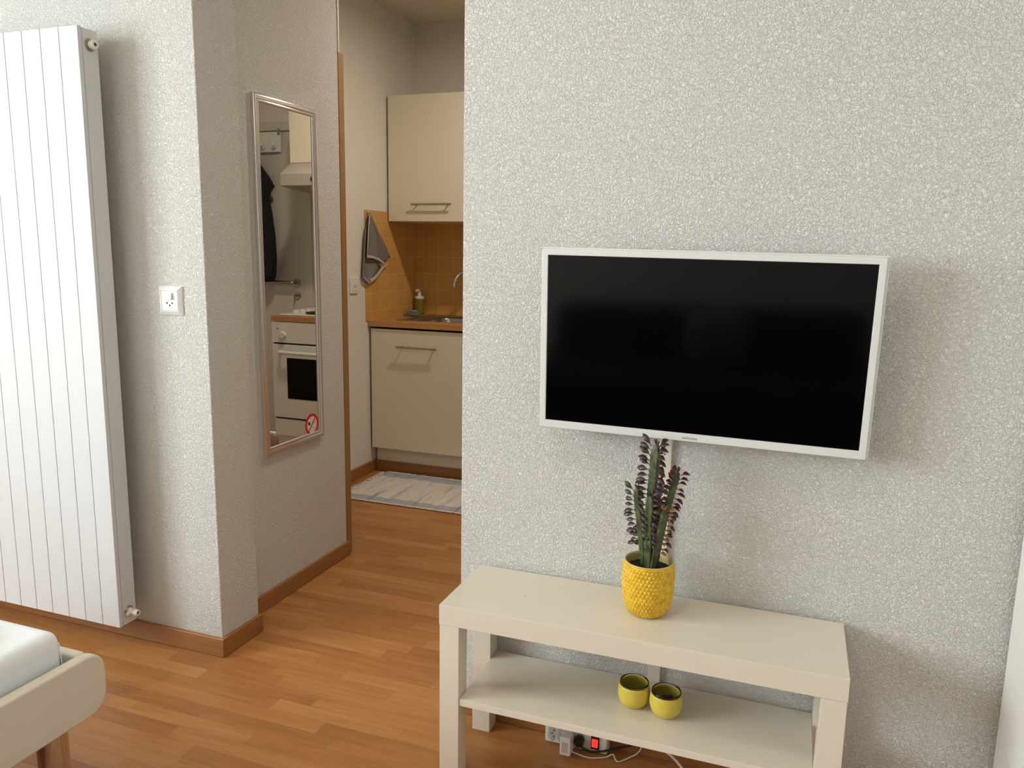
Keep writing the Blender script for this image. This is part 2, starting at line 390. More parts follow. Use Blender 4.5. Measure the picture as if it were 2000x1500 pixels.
# ------------------------------------------------------------ radiator
RXR, RYF, RZ0, RZ1 = -1.172, 0.156, 0.094, 1.872
rad = thing('radiator', 'tall white flat-fronted radiator with vertical slats on the left wall', 'radiator', (-1.55, 0.26, 0))
fp = MB(); x = RXR; P_ = 0.0705; NSL = 14
for i in range(NSL):
    x1 = RXR - i * P_; x0 = x1 - P_ + 0.0022
    fp.box(x0, x1, RYF, RYF + 0.013, RZ0, RZ1)
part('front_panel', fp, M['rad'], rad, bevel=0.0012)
XL = RXR - NSL * P_
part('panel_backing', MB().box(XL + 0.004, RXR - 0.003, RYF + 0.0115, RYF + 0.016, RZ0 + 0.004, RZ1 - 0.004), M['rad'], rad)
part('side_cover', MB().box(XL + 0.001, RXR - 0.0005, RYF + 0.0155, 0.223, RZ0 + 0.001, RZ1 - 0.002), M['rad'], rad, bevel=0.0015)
for zz in (0.35, 1.6):
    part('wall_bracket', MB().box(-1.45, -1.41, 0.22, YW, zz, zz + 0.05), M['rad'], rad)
def plug(z, valve):
    mb = MB().lathe((RXR - 0.001, 0.194, z), ((0.0175, 0.0), (0.0175, 0.002), (0.0155, 0.004), (0.0155, 0.005)), 32, 0)
    o = part('plug_collar', mb, M['steel'], rad, smooth='auto')
    nb = MB().lathe((RXR + 0.003, 0.194, z), ((0.010, 0.0), (0.010, 0.006), (0.0125, 0.007), (0.0125, 0.016), (0.011, 0.019), (0.006, 0.0195), (0.006, 0.015)), 24, 0)
    if valve:
        nb = MB().lathe((RXR + 0.003, 0.194, z), ((0.012, 0.0), (0.012, 0.010), (0.009, 0.012), (0.009, 0.022), (0.0105, 0.023), (0.0105, 0.034), (0.009, 0.036), (0.005, 0.036), (0.005, 0.032)), 24, 0)
        nb.tube([(RXR + 0.010, 0.194, z), (RXR + 0.010, 0.176, z - 0.004)], 0.0065, 16)
    part('bleed_valve' if not valve else 'drain_valve', nb, M['cord'], rad, smooth='auto', label='cream plastic valve')
    q = MB().lathe((RXR + (0.0185 if not valve else 0.0355), 0.194, z), ((0.0042, 0), (0.0042, 0.0012)), 6, 0)
    part('valve_socket', q, M['dark'], rad, label='dark hexagonal socket')
plug(1.828, False); plug(0.135, True)

# ------------------------------------------------------------ wall switch with socket
def swiss_holes(mb_add, cx, cz, y, s=1.0):
    for dx, dz in ((-0.0095, 0.0025), (0.0095, 0.0025), (0.0, -0.0045)):
        mb_add.lathe((cx + dx * s, y, cz + dz * s), ((0.0027 * s, 0), (0.0027 * s, -0.0006)), 12, 1)
sw = thing('wall_switch', 'white light switch with a three-pin socket on the wall right of the radiator', 'switch', (-1.006, YW, 1.116))
cx, cz = -1.006, 1.116
fr = MB(); o, i = 0.0435, 0.029
def sq(r, y): return [(cx - r, y, cz - r), (cx + r, y, cz - r), (cx + r, y, cz + r), (cx - r, y, cz + r)]
fr.rings([sq(o, YW), sq(o, YW - 0.003), sq(o - 0.003, YW - 0.006), sq(i + 0.002, YW - 0.012), sq(i, YW - 0.0115), sq(i, YW)], False, False)
part('cover_frame', fr, M['plastic'], sw, bevel=0.0008)
part('insert_plate', MB().box(cx - i + 0.0004, cx + i - 0.0004, YW - 0.0108, YW, cz - i + 0.0004, cz + i - 0.0004), M['plastic'], sw, bevel=0.0006)
part('rocker', MB().prism([(YW - 0.0105, cz + 0.004), (YW - 0.019, cz + 0.004), (YW - 0.0150, cz + 0.0235), (YW - 0.0105, cz + 0.0235)], 0, cx - 0.0125, cx + 0.0125), M['plastic'], sw, bevel=0.0005)
hb = MB(); swiss_holes(hb, cx + 0.001, cz - 0.0095, YW - 0.0108)
part('pin_holes', hb, M['dark'], sw)

# ------------------------------------------------------------ wall mirror
GX = -0.9575
mi = thing('wall_mirror', 'tall narrow mirror in a silver frame on the hallway wall', 'mirror', (-0.965, 0.795, 1.164))
y0, y1, z0, z1 = 0.617, 0.974, 0.556, 1.772
prof = [(0.0, -0.965), (0.0, -0.9545), (0.003, -0.9505), (0.009, -0.9485), (0.015, -0.9505), (0.018, -0.9535), (0.020, -0.9515), (0.024, -0.9515), (0.0265, -0.9555), (0.0275, -0.9572)]
fb = MB(); rs = []
for ins, xx in prof:
    rs.append([(xx, y0 + ins, z0 + ins), (xx, y1 - ins, z0 + ins), (xx, y1 - ins, z1 - ins), (xx, y0 + ins, z1 - ins)])
fb.rings(rs, False, False)
fo = part('mirror_frame', fb, M['silver'], mi)
fo.data.set_sharp_from_angle(angle=math.radians(60))
for p in fo.data.polygons: p.use_smooth = True
part('mirror_glass', MB().box(-0.9645, GX, y0 + 0.02, y1 - 0.02, z0 + 0.02, z1 - 0.02), M['mirror'], mi)
# round no-smoking sticker in the lower corner
st = thing('no_smoking_sticker', 'round red and white no-smoking sticker in the lower corner of the mirror', 'sticker', (GX, 0.9015, 0.614))
sc = (GX, 0.9015, 0.614)
part('backing', MB().lathe(sc, ((0.0400, 0.0002), (0.0400, 0.0005)), 48, 0), M['sticker'], st)
rg = MB(); n = 48; rr = []
for r, h in ((0.0420, 0.0003), (0.0420, 0.0008), (0.0320, 0.0008), (0.0320, 0.0003)):
    rr.append([(sc[0] + h, sc[1] + r * math.cos(2 * PI * k / n), sc[2] + r * math.sin(2 * PI * k / n)) for k in range(n)])
rg.rings(rr, False, False)
def rotbar(mb, L_, w, ang, oy=0, oz=0, h0=0.0005, h1=0.0008):
    c, s = math.cos(ang), math.sin(ang); pts = []
    for a, b in ((-L_ / 2, -w / 2), (L_ / 2, -w / 2), (L_ / 2, w / 2), (-L_ / 2, w / 2)):
        pts.append((sc[1] + oy + a * c - b * s, sc[2] + oz + a * s + b * c))
    mb.prism(pts, 0, sc[0] + h0, sc[0] + h1)
rotbar(rg, 0.066, 0.0055, math.radians(48))
part('prohibition_ring', rg, M['red'], st, label='red ring with a diagonal bar')
ck = MB(); rotbar(ck, 0.015, 0.011, math.radians(-32), -0.018, 0.006, 0.0005, 0.0007)
for k, (oy, oz) in enumerate(((0.008, 0.006), (0.013, 0.010), (0.017, 0.006), (0.006, -0.012), (0.012, -0.016))):
    rotbar(ck, 0.014, 0.0011, math.radians(-50 if k > 2 else 65), oy, oz, 0.0005, 0.0007)
part('cigarette_symbol', ck, M['black'], st, label='black smoking cigarette symbol')

# ------------------------------------------------------------ television
TVR = Matrix(((0.99994035, -0.00405155, 0.01014274), (0.0046487, 0.99821389, -0.05956019), (-0.00988331, 0.05960379, 0.99817319)))
tv = thing('television', 'flat television with a white bezel and black screen, mounted on the white wall', 'television', (0.54516594, 0.18115613, 1.07182561))
tv.rotation_euler = TVR.to_euler()
HW, HT, HB = 0.3645, 0.2115, -0.216; SWd, SHt = 0.349, 0.19635
fb = MB()
def rc(hw, zt, zb, y): return [(-hw, y, zb), (hw, y, zb), (hw, y, zt), (-hw, y, zt)]
fb.rings([rc(HW, HT, HB, 0.012), rc(HW, HT, HB, 0.0), rc(HW - 0.0015, HT - 0.0015, HB + 0.0015, -0.0025), rc(SWd + 0.001, SHt + 0.001, -SHt - 0.001, -0.0025), rc(SWd, SHt, -SHt, 0.0015), rc(SWd, SHt, -SHt, 0.004)], False, False)
part('bezel', fb, M['tvwhite'], tv, local=True, bevel=0.0008)
part('screen', MB().box(-SWd, SWd, 0.0, 0.004, -SHt, SHt), M['screen'], tv, local=True)
part('side_band', MB().box(-HW - 0.0035, HW + 0.0055, 0.0115, 0.028, HB - 0.001, HT + 0.0025), M['tvwhite'], tv, local=True, bevel=0.003, label='pale grey band behind the bezel')
hb = MB().rings([rc(HW - 0.02, HT - 0.02, HB + 0.012, 0.028), rc(HW - 0.07, HT - 0.07, HB + 0.04, 0.052)], False, True)
part('rear_housing', hb, M['plastic'], tv, local=True)
part('wall_bracket', MB().box(-0.10, 0.10, 0.05, 0.072, -0.10, 0.10), M['black'], tv, local=True)
mt = Matrix.Translation((-0.005, -0.0026, -0.2078)) @ Matrix.Rotation(PI / 2, 4, 'X')
text_mesh('brand_lettering', 'SAMSUNG', 0.0064, M['logo'], tv, mt)

cch = tag(part('cable_channel', MB().box(0.4585, 0.4895, YW - 0.0125, YW, 0.064, 0.98), M['bench'], None, bevel=0.0015), 'white cable channel running down the wall below the television', 'cable channel')

# ------------------------------------------------------------ TV bench
be = thing('tv_bench', 'low white bench with a lower shelf against the wall under the television', 'bench', (0.45, 0.13, 0))
part('top', MB().box(0, 0.9, 0, 0.26, 0.40, 0.45), M['bench'], be, bevel=0.001)
for lx in (0.001, 0.849):
    for ly in (0.001, 0.209):
        part('leg', MB().box(lx, lx + 0.05, ly, ly + 0.05, 0, 0.3996), M['bench'], be, bevel=0.001)
part('shelf', MB().box(0.0515, 0.8485, 0.004, 0.257, 0.1975, 0.2145), M['bench'], be, bevel=0.0008)
part('surface_nick', MB().box(0.1705, 0.1775, 0.118, 0.1195, 0.45, 0.4502), M['cab_dark'], be, label='tiny dark nick in the top')

# ------------------------------------------------------------ pot and plant
PX, PY, PZ = 0.467, 0.1465, 0.450
pot = thing('flower_pot', 'yellow ceramic pot with a raised leaf pattern on the white bench', 'pot', (PX, PY, PZ))
def potr(h):
    pts = ((0, 0.036), (0.004, 0.0415), (0.012, 0.0475), (0.025, 0.0535), (0.045, 0.0582), (0.07, 0.0598), (0.10, 0.0595), (0.128, 0.0575))
    for (a, ra), (b, rb) in zip(pts, pts[1:]):
        if a <= h <= b: return ra + (rb - ra) * (h - a) / (b - a)
    return pts[-1][1]
H = 0.128; nu, nv = 480, 168; rows, cols = 14, 40
bm = MB(); rs = []
for j in range(nv + 1):
    h = H * j / nv; ring = []
    for i_ in range(nu):
        th = 2 * PI * i_ / nu; v = h / H * rows; u = th / (2 * PI) * cols
        dmax = 0
        if 0.1 < v < rows - 0.35:
            for rowi in (math.floor(v) - 1, math.floor(v)):
                if rowi < 0 or rowi >= rows: continue
                uo = u + (0.5 if rowi % 2 else 0); du = (uo - round(uo)); t = (v - rowi) / 1.3
                if 0 <= t <= 1:
                    w = 0.47 * math.sin(PI * t ** 0.8) ** 0.75 + 0.02
                    q = 1 - (du / w) ** 2
                    if q > 0: dmax = max(dmax, math.sqrt(q) * (0.35 + 0.65 * t) * math.sin(PI * min(1, t * 1.02)) ** 0.5)
        r = potr(h) + 0.0031 * dmax - 0.0012
        ring.append((PX + r * math.cos(th), PY + r * math.sin(th), PZ + h))
    rs.append(ring)
bm.rings(rs, True, False)
m, nt, b = new_mat('yellow_glaze'); N = nt.nodes; L = nt.links
n_ = N.new('ShaderNodeTexNoise'); n_.inputs['Scale'].default_value = 70; tc = N.new('ShaderNodeTexCoord'); L.new(tc.outputs['Object'], n_.inputs['Vector'])
mx = N.new('ShaderNodeMix'); mx.data_type = 'RGBA'; mx.inputs['A'].default_value = srgb(214, 164, 18); mx.inputs['B'].default_value = srgb(230, 190, 44)
mr = N.new('ShaderNodeMapRange'); mr.inputs['From Min'].default_value = 0.35; mr.inputs['From Max'].default_value = 0.65
L.new(n_.outputs['Fac'], mr.inputs['Value']); L.new(mr.outputs['Result'], mx.inputs['Factor']); L.new(mx.outputs['Result'], b.inputs['Base Color']); b.inputs['Roughness'].default_value = 0.22
part('pot_body', bm, m, pot, smooth=True)
part('rim', MB().lathe((PX, PY, PZ), ((0.0560, H - 0.001), (0.0566, H + 0.001), (0.0555, H + 0.0025), (0.0540, H + 0.002), (0.0530, H - 0.002), (0.0525, H - 0.03)), 72, 2, False, False), M['potin'], pot, smooth=True, label='pale unglazed rim and inner wall')
so = MB(); rs = []
for j in range(0, 9):
    r = 0.0527 * (1 - j / 8) + 0.0004
    rs.append([(PX + r * math.cos(2 * PI * k / 48), PY + r * math.sin(2 * PI * k / 48), PZ + 0.109 + 0.004 * (1 - (r / 0.0527) ** 2) + random.uniform(-0.0012, 0.0012)) for k in range(48)])
so.rings(rs, False, True)
part('soil', so, M['soil'], pot, smooth=True)

plant = thing('potted_euphorbia', 'upright cactus-like plant with dark red spoon-shaped leaves, in the yellow pot', 'plant', (PX, PY, PZ + 0.105))
def stem_mat():
    m, nt, b = new_mat('green_succulent_stem'); N = nt.nodes; L = nt.links
    tc = N.new('ShaderNodeTexCoord'); n = N.new('ShaderNodeTexNoise'); n.inputs['Scale'].default_value = 45; n.inputs['Detail'].default_value = 4
    L.new(tc.outputs['Object'], n.inputs['Vector']); cr = N.new('ShaderNodeValToRGB'); e = cr.color_ramp.elements
    e[0].position = 0.35; e[0].color = srgb(38, 44, 26); e[1].position = 0.68; e[1].color = srgb(88, 102, 50)
    L.new(n.outputs['Fac'], cr.inputs['Fac']); L.new(cr.outputs['Color'], b.inputs['Base Color']); b.inputs['Roughness'].default_value = 0.5
    return m
M['stem'] = stem_mat()
M['leafA'] = mat('dark_maroon_leaf', srgb(62, 40, 41), 0.4, noise=0.35, nscale=60)
M['leafB'] = mat('olive_maroon_leaf', srgb(66, 54, 42), 0.4, noise=0.3, nscale=60)
M['leafC'] = mat('orange_brown_leaf', srgb(150, 106, 66), 0.45, noise=0.25, nscale=60)
M['leafR'] = mat('red_purple_leaf', srgb(88, 36, 44), 0.4, noise=0.3, nscale=60)

def leaf(mb, base, d, up, length, width, droop):
    d = Vector(d).normalized(); side = d.cross(Vector(up)).normalized(); upv = side.cross(d).normalized()
    nL = 8; rows_ = []
    for i_ in range(nL + 1):
        t = i_ / nL
        w = width * (0.10 + 0.9 * (math.sin(PI * min(1, max(0, (t - 0.22) / 0.78)) ** 1.05) ** 0.75 if t > 0.22 else 0.0)) if t < 1 else width * 0.12
        a = droop * t
        p = Vector(base) + d * (length * (math.sin(a) / max(a, 1e-4) * t if droop else t)) - upv * (length * t * (1 - math.cos(a)) / max(a, 1e-4))
        cup = w * 0.25
        rows_.append((p, w, cup))
    th = 0.0006; rs = []
    for p, w, cup in rows_:
        rs.append([tuple(p - side * w / 2 + upv * (cup + th)), tuple(p + upv * th * 2), tuple(p + side * w / 2 + upv * (cup + th)), tuple(p + side * w / 2 + upv * cup), tuple(p - upv * th), tuple(p - side * w / 2 + upv * cup)])
    mb.rings(rs)

def stem(path, r0, phase, leaf_from, spec_l, lm='leafA', tipleaves=True, dens=0.0115, length=(0.028, 0.037)):
    path = smooth_path(path, 14); n = len(path); nt_ = 36
    tot = sum((path[i + 1] - path[i]).length for i in range(n - 1)); rs = []; acc = 0
    for i_, p in enumerate(path):
        if i_: acc += (path[i_] - path[i_ - 1]).length
        t = (path[min(i_ + 1, n - 1)] - path[max(i_ - 1, 0)]).normalized()
        a = Vector((1, 0, 0)); a = (a - t * a.dot(t)).normalized(); b_ = t.cross(a)
        tt = acc / tot
        env = r0 * (0.72 + 0.28 * min(1, tt * 3)) * (1.0 if tt < 0.9 else math.sqrt(max(0.02, 1 - ((tt - 0.9) / 0.1) ** 2 * 0.92)))
        tooth = 0.24 * (0.5 + 0.5 * math.cos(2 * PI * acc / dens)) ** 3
        ring = []
        for k in range(nt_):
            th = 2 * PI * k / nt_; c3 = 0.5 + 0.5 * math.cos(3 * (th - phase))
            rr = env * (0.60 + (0.40 + tooth) * c3 ** 1.3)
            ring.append(tuple(p + (a * math.cos(th) + b_ * math.sin(th)) * rr))
        rs.append(ring)
    so_ = part('stem', MB().rings(rs), M['stem'], plant, smooth=True)
    # leaves in files along the ribs
    mb = MB(); acc = 0; nxt = tot * leaf_from
    for i_ in range(1, n):
        acc += (path[i_] - path[i_ - 1]).length
        if acc < nxt: continue
        nxt += dens; tt = acc / tot
        t = (path[min(i_ + 1, n - 1)] - path[i_ - 1]).normalized()
        a = Vector((1, 0, 0)); a = (a - t * a.dot(t)).normalized(); b_ = t.cross(a)
        for rib in range(3):
            if rib not in spec_l: continue
            th = phase + rib * 2 * PI / 3
            dd = a * math.cos(th) + b_ * math.sin(th)
            base = path[i_] + dd * r0 * 0.92
            el = 0.02 + 0.85 * max(0, tt - 0.75) / 0.25 + random.uniform(-0.12, 0.12)
            ddir = dd * math.cos(el) + t * math.sin(el) + Vector((random.uniform(-.12, .12), random.uniform(-.12, .12), 0))
            ln = random.uniform(*length)
            face = Vector((0, -1, 0)) * (0.9 if dd.x < 0 else 0.45) + t * 0.55 + Vector((random.uniform(-.2, .2), 0, random.uniform(-.3, .3)))
            leaf(mb, base, ddir, face, ln, ln * random.uniform(0.36, 0.44), random.uniform(0.3, 0.9) if dd.x < 0 else random.uniform(0.9, 1.5))
    if tipleaves:
        for k in range(5):
            th = phase + k * 1.3
            leaf(mb, path[-1] - Vector((0, 0, 0.002)), (math.cos(th) * 0.5, math.sin(th) * 0.5, 1), (math.cos(th), math.sin(th), 0.1), random.uniform(0.009, 0.016), 0.005, 0.2)
    part('foliage', mb, M[lm], plant, smooth=True)
    return so_
zs = PZ + 0.10
L0 = PI   # rib facing left
stem([(0.4655, 0.150, zs), (0.467, 0.150, 0.66), (0.4675, 0.150, 0.74), (0.4695, 0.150, 0.80), (0.4715, 0.150, 0.853)], 0.0125, PI, 0.22, (0, 1, 2))
stem([(0.458, 0.140, zs), (0.452, 0.138, 0.61), (0.444, 0.136, 0.67), (0.436, 0.134, 0.725), (0.4335, 0.134, 0.752)], 0.0085, PI, 0.34, (0, 1), 'leafB', length=(0.024, 0.031))
stem([(0.468, 0.128, zs), (0.4685, 0.124, 0.62), (0.468, 0.120, 0.68), (0.4675, 0.118, 0.742)], 0.0100, PI + 0.15, 0.40, (1, 2), 'leafA', length=(0.018, 0.024))
stem([(0.478, 0.155, zs), (0.486, 0.160, 0.63), (0.498, 0.163, 0.70), (0.510, 0.164, 0.755), (0.519, 0.164, 0.792)], 0.0090, 0.1, 0.22, (0, 1, 2), 'leafR', length=(0.022, 0.029))
stem([(0.476, 0.122, zs), (0.485, 0.119, 0.62), (0.494, 0.116, 0.67), (0.500, 0.115, 0.712)], 0.0088, 0.3, 0.35, (0, 1), 'leafC', length=(0.017, 0.023))

# ------------------------------------------------------------ tea-light glasses
def votive(x, y, label, blk):
    o = thing('tealight_glass', label, 'candle holder', (x, y, 0.2145), 'yellow tea-light glasses on the bench shelf')
    z = 0.2145
    outer = ((0.0, 0.0), (0.018, 0.0), (0.026, 0.003), (0.0335, 0.012), (0.0378, 0.026), (0.0383, 0.036), (0.0365, 0.050), (0.0345, 0.0595))
    inn = [(r - 0.0017, h + 0.0012) for r, h in outer[1:-1]] + [(0.0340, 0.0560)]
    gl = inn + [(0.0343, 0.0600), (0.0335, 0.0612), (0.0325, 0.0606), (0.0318, 0.0560)] + [(r - 0.0040, h + 0.0032) for r, h in outer[1:-1]][::-1]
    part('glass_bowl', MB().lathe((x, y, z), gl, 48, 2, True, True), M['glass'], o, smooth=True, label='clear glass bowl with a thick rim')
    wax = [(r, h) for r, h in outer[1:-1]] + [(0.0355, 0.0550), (0.0342, 0.0552)] + [(r - 0.0016, h + 0.0011) for r, h in outer[1:-1]][::-1]
    part('yellow_coating', MB().lathe((x, y, z), wax, 48, 2, True, True), M['wax'], o, smooth=True, label='frosted yellow coating')
    if blk:
        lb = MB().box(-0.013, 0.013, -0.011, 0.011, 0, 0.0012)
        for k in range(4): lb.box(-0.012 + k * 0.0065, -0.008 + k * 0.0065, -0.006, 0.006, 0.0012, 0.0016)
        bmesh.ops.rotate(lb.bm, verts=lb.bm.verts, cent=(0, 0, 0), matrix=Matrix.Rotation(0.35, 3, 'Z') @ Matrix.Rotation(0.30, 3, 'X'))
        lb.shift((x + 0.004, y + 0.002, z + 0.038))
        tg = part('burnt_wick_tab', lb, M['black'], o, label='black printed tab inside the glass')
    return o
votive(0.4475, 0.1385, 'empty yellow tea-light glass, the left one of the pair on the bench shelf', False)
votive(0.5255, 0.1255, 'yellow tea-light glass with a black tab inside, right one on the bench shelf', True)

# ------------------------------------------------------------ power strip, plugs, cables
ps = thing('power_strip', 'white power strip with a glowing red switch on the floor under the bench', 'power strip', (0.286, 0.24, 0))
part('housing', MB().box(0.203, 0.371, 0.2225, 0.2615, 0.003, 0.058), M['plastic'], ps, bevel=0.006, seg=3)
def hexa(cx, cz, rx, rz): return [(cx + rx * a, cz + rz * b_) for a, b_ in ((-1, 0.55), (0, 1.0), (1, 0.55), (1, -0.55), (0, -1.0), (-1, -0.55))]
for k, cx_ in enumerate((0.2235, 0.2475, 0.2725, 0.2990)):
    s_ = part('socket', MB().prism(hexa(cx_, 0.0325, 0.0098, 0.0235), 1, 0.2217, 0.2235), M['plastic_grey'], ps, label='grey recessed socket')
    hh = MB()
    for dx, dz in ((0.004, 0.0085), (0.0, 0.0), (0.004, -0.0085)): hh.lathe((cx_ + dx, 0.2218, 0.0325 + dz), ((0.0019, 0), (0.0019, -0.0006)), 10, 1)
    part('pin_holes', hh, M['dark'], s_)
fr_ = part('switch_frame', MB().box(0.3285, 0.350, 0.2185, 0.2240, 0.0155, 0.0505), M['black'], ps, bevel=0.001)
part('lit_switch', MB().box(0.3315, 0.347, 0.2160, 0.2200, 0.0225, 0.0445), M['lit_red'], fr_, bevel=0.0008, label='glowing red rocker')

ch = thing('usb_charger', 'white plug-in charger hanging forward from the power strip under the bench', 'charger', (0.27, 0.19, 0))
part('charger_body', MB().box(0.2575, 0.286, 0.174, 0.2215, 0.0095, 0.060), M['plastic'], ch, bevel=0.003, seg=3)
part('port_panel', MB().box(0.2635, 0.2795, 0.1732, 0.1745, 0.018, 0.047), M['plastic_grey'], ch, bevel=0.0005)
part('charger_cable', MB().tube(smooth_path([(0.284, 0.190, 0.016), (0.30, 0.1905, 0.012), (0.325, 0.196, 0.005), (0.345, 0.202, 0.004), (0.372, 0.214, 0.006), (0.386, 0.222, 0.012), (0.396, 0.214, 0.004), (0.405, 0.212, 0.003), (0.425, 0.232, 0.005), (0.45, 0.25, 0.02), (0.4600, 0.2560, 0.07)]), 0.0017, 8), M['cord'], ch, smooth=True)

bp_ = thing('black_plug', 'black mains plug with a black cord beside the red switch', 'plug', (0.30, 0.21, 0))
part('plug_body', MB().lathe((0.3000, 0.2215, 0.034), ((0.0115, 0.0), (0.0125, -0.004), (0.0125, -0.017), (0.0105, -0.022), (0.006, -0.0235)), 28, 1), M['black'], bp_, smooth='auto')
part('plug_cord', MB().tube(smooth_path([(0.305, 0.205, 0.026), (0.318, 0.205, 0.020), (0.335, 0.208, 0.016), (0.365, 0.215, 0.020), (0.40, 0.228, 0.030), (0.44, 0.245, 0.04), (0.458, 0.254, 0.062)]), 0.0029, 10), M['black'], bp_, smooth=True)
tag(part('mains_cable', MB().tube(smooth_path([(0.371, 0.244, 0.040), (0.385, 0.244, 0.046), (0.405, 0.245, 0.052), (0.43, 0.246, 0.058), (0.46, 0.247, 0.062), (0.53, 0.238, 0.035), (0.565, 0.232, 0.008), (0.59, 0.224, 0.004), (0.63, 0.212, 0.004), (0.70, 0.198, 0.004), (0.80, 0.188, 0.004), (0.95, 0.190, 0.004), (1.2, 0.235, 0.004)]), 0.0034, 10), M['cord'], None, smooth=True), 'thick white mains cable curving over the floor under the bench', 'cable')

# ------------------------------------------------------------ bed and mattress
bed = thing('bed', 'cream upholstered bed frame with chrome legs in the lower left corner', 'bed', (-1.2, -1.4, 0))
def rrect(y0, y1, z0, z1, r1, r0, n=8):
    pts = []
    for cy_, cz_, r, a0 in ((y1 - r1, z1 - r1, r1, 0), (y0 + r0, z1 - r0, r0, PI / 2), (y0 + r0, z0 + r0, r0, PI), (y1 - r1, z0 + r1, r1, 1.5 * PI)):
        for k in range(n + 1):
            a = a0 + PI / 2 * k / n; pts.append((cy_ + r * math.cos(a), cz_ + r * math.sin(a)))
    return pts
part('side_rail', MB().prism(rrect(-2.45, -0.347, 0.236, 0.381, 0.048, 0.05), 0, -0.697, -0.668), M['leather'], bed, bevel=0.007, seg=4)
part('side_rail', MB().prism(rrect(-2.45, -0.347, 0.236, 0.381, 0.048, 0.05), 0, -1.657, -1.628), M['leather'], bed, bevel=0.007, seg=4)
part('foot_rail', MB().box(-1.629, -0.6965, -0.400, -0.374, 0.245, 0.3795), M['leather'], bed, bevel=0.006, seg=4)
part('head_rail', MB().box(-1.629, -0.6965, -2.44, -2.41, 0.245, 0.3795), M['leather'], bed, bevel=0.006, seg=4)
part('slatted_base', MB().box(-1.62, -0.705, -2.40, -0.405, 0.262, 0.285), M['worktop'], bed)
for lx in (-0.722, -1.602):
    for ly in (-0.452, -2.34):
        part('leg', MB().lathe((lx, ly, 0), ((0.031, 0), (0.0315, 0.002), (0.0315, 0.246)), 40), M['chrome'], bed, smooth='auto', label='shiny chrome leg')
mt_ = MB().box(-1.615, -0.712, -2.39, -0.412, 0.286, 0.4465)
bmesh.ops.bevel(mt_.bm, geom=[e for e in mt_.bm.edges], offset=0.034, segments=6, profile=0.6, affect='EDGES')
mto = part('mattress', mt_, M['sheet'], None, smooth=True)
tag(mto, 'mattress under a smooth white fitted sheet on the cream bed frame', 'mattress')
part('corner_seam', MB().tube([(-0.7165, -0.4185, 0.30), (-0.7155, -0.4175, 0.36), (-0.7180, -0.4195, 0.415), (-0.728, -0.430, 0.436), (-0.76, -0.462, 0.4468)], 0.0012, 6), M['sheet'], mto, smooth=True)
# white knitted blanket lying on the mattress, only its edge in view
bl = MB(); rs = []
for i_ in range(24):
    y_ = -0.95 + 0.46 * i_ / 23; ring = []
    e_ = math.sqrt(max(0.02, 1 - (abs(i_ - 11.5) / 12) ** 6))
    for k in range(28):
        a = 2 * PI * k / 28; b1 = 1 + 0.10 * math.sin(7 * a + i_ * 1.9) * math.cos(i_ * 1.3)
        ring.append((-0.960 + 0.150 * math.cos(a) * e_ * b1, y_, 0.4705 + 0.020 * math.sin(a) * e_ * b1))
    rs.append(ring)
bl.rings(rs)
tag(part('blanket', bl, M['hem'], None, smooth=True), 'rumpled pale knitted blanket on the white mattress', 'blanket')

# ------------------------------------------------------------ wardrobe on the right
wa = thing('wardrobe', 'white wardrobe at the right edge, one lower corner of it showing', 'wardrobe', (1.5, -0.3, 0))
part('carcass', MB().box(1.2285, RX - 0.01, 0.2445, 0.2615, 0, 2.0).box(1.236, RX - 0.01, -0.80, 0.2445, 0.0, 2.0), M['rub'], wa, bevel=0.001)
for y_ in (0.2425, -0.277):
    part('door', MB().box(1.2245, 1.2345, y_ - 0.516, y_ - 0.001, 0.2525, 1.99), M['rub'], wa, bevel=0.0015)
    part('drawer', MB().box(1.2245, 1.2345, y_ - 0.516, y_ - 0.001, 0.02, 0.2500), M['rub'], wa, bevel=0.0015)

# ------------------------------------------------------------ kitchen: cabinets
def bar_handle(parent, xc, z, yf, L_=0.246, proj=0.032):
    mb = MB().tube([(xc - L_ / 2, yf - proj, z), (xc + L_ / 2, yf - proj, z)], 0.0058, 14)
    for s_ in (-1, 1): mb.tube([(xc + s_ * L_ * 0.39, yf - proj, z), (xc + s_ * L_ * 0.39, yf, z)], 0.0042, 10)
    return part('handle', mb, M['steel'], parent, smooth='auto', label='brushed steel bar handle')
YF = 2.28
def base_cab(x0, x1, label):
    c = thing('base_cabinet', label, 'cabinet', ((x0 + x1) / 2, 2.5, 0))
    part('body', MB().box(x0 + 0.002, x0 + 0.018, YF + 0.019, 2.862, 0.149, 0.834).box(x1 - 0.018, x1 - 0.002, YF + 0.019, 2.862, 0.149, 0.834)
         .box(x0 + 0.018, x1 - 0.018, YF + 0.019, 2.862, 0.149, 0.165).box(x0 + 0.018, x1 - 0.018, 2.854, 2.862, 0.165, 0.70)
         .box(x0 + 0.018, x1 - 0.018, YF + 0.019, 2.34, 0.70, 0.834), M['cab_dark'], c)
    dd = part('door', MB().box(x0 + 0.0025, x1 - 0.0015, YF, YF + 0.018, 0.150, 0.8355), M['cab'], c, bevel=0.001)
    bar_handle(dd, (x0 + x1) / 2 + 0.0, 0.742, YF)
    part('toe_kick', MB().box(x0 + 0.001, x1, 2.338, 2.352, 0.0, 0.149), M['cab'], c)
    return c
base_cab(-1.4985, -0.90, 'cream lower kitchen cabinet below the sink, bar handle near its top')
base_cab(-0.8995, -0.36, 'cream lower kitchen cabinet between sink cabinet and stove, hidden behind the television wall')
struct('baseboard_kitchen_back', MB().box(-1.499, -0.36, 2.3275, 2.3378, 0, 0.062), M['bb'], bevel=0.002)
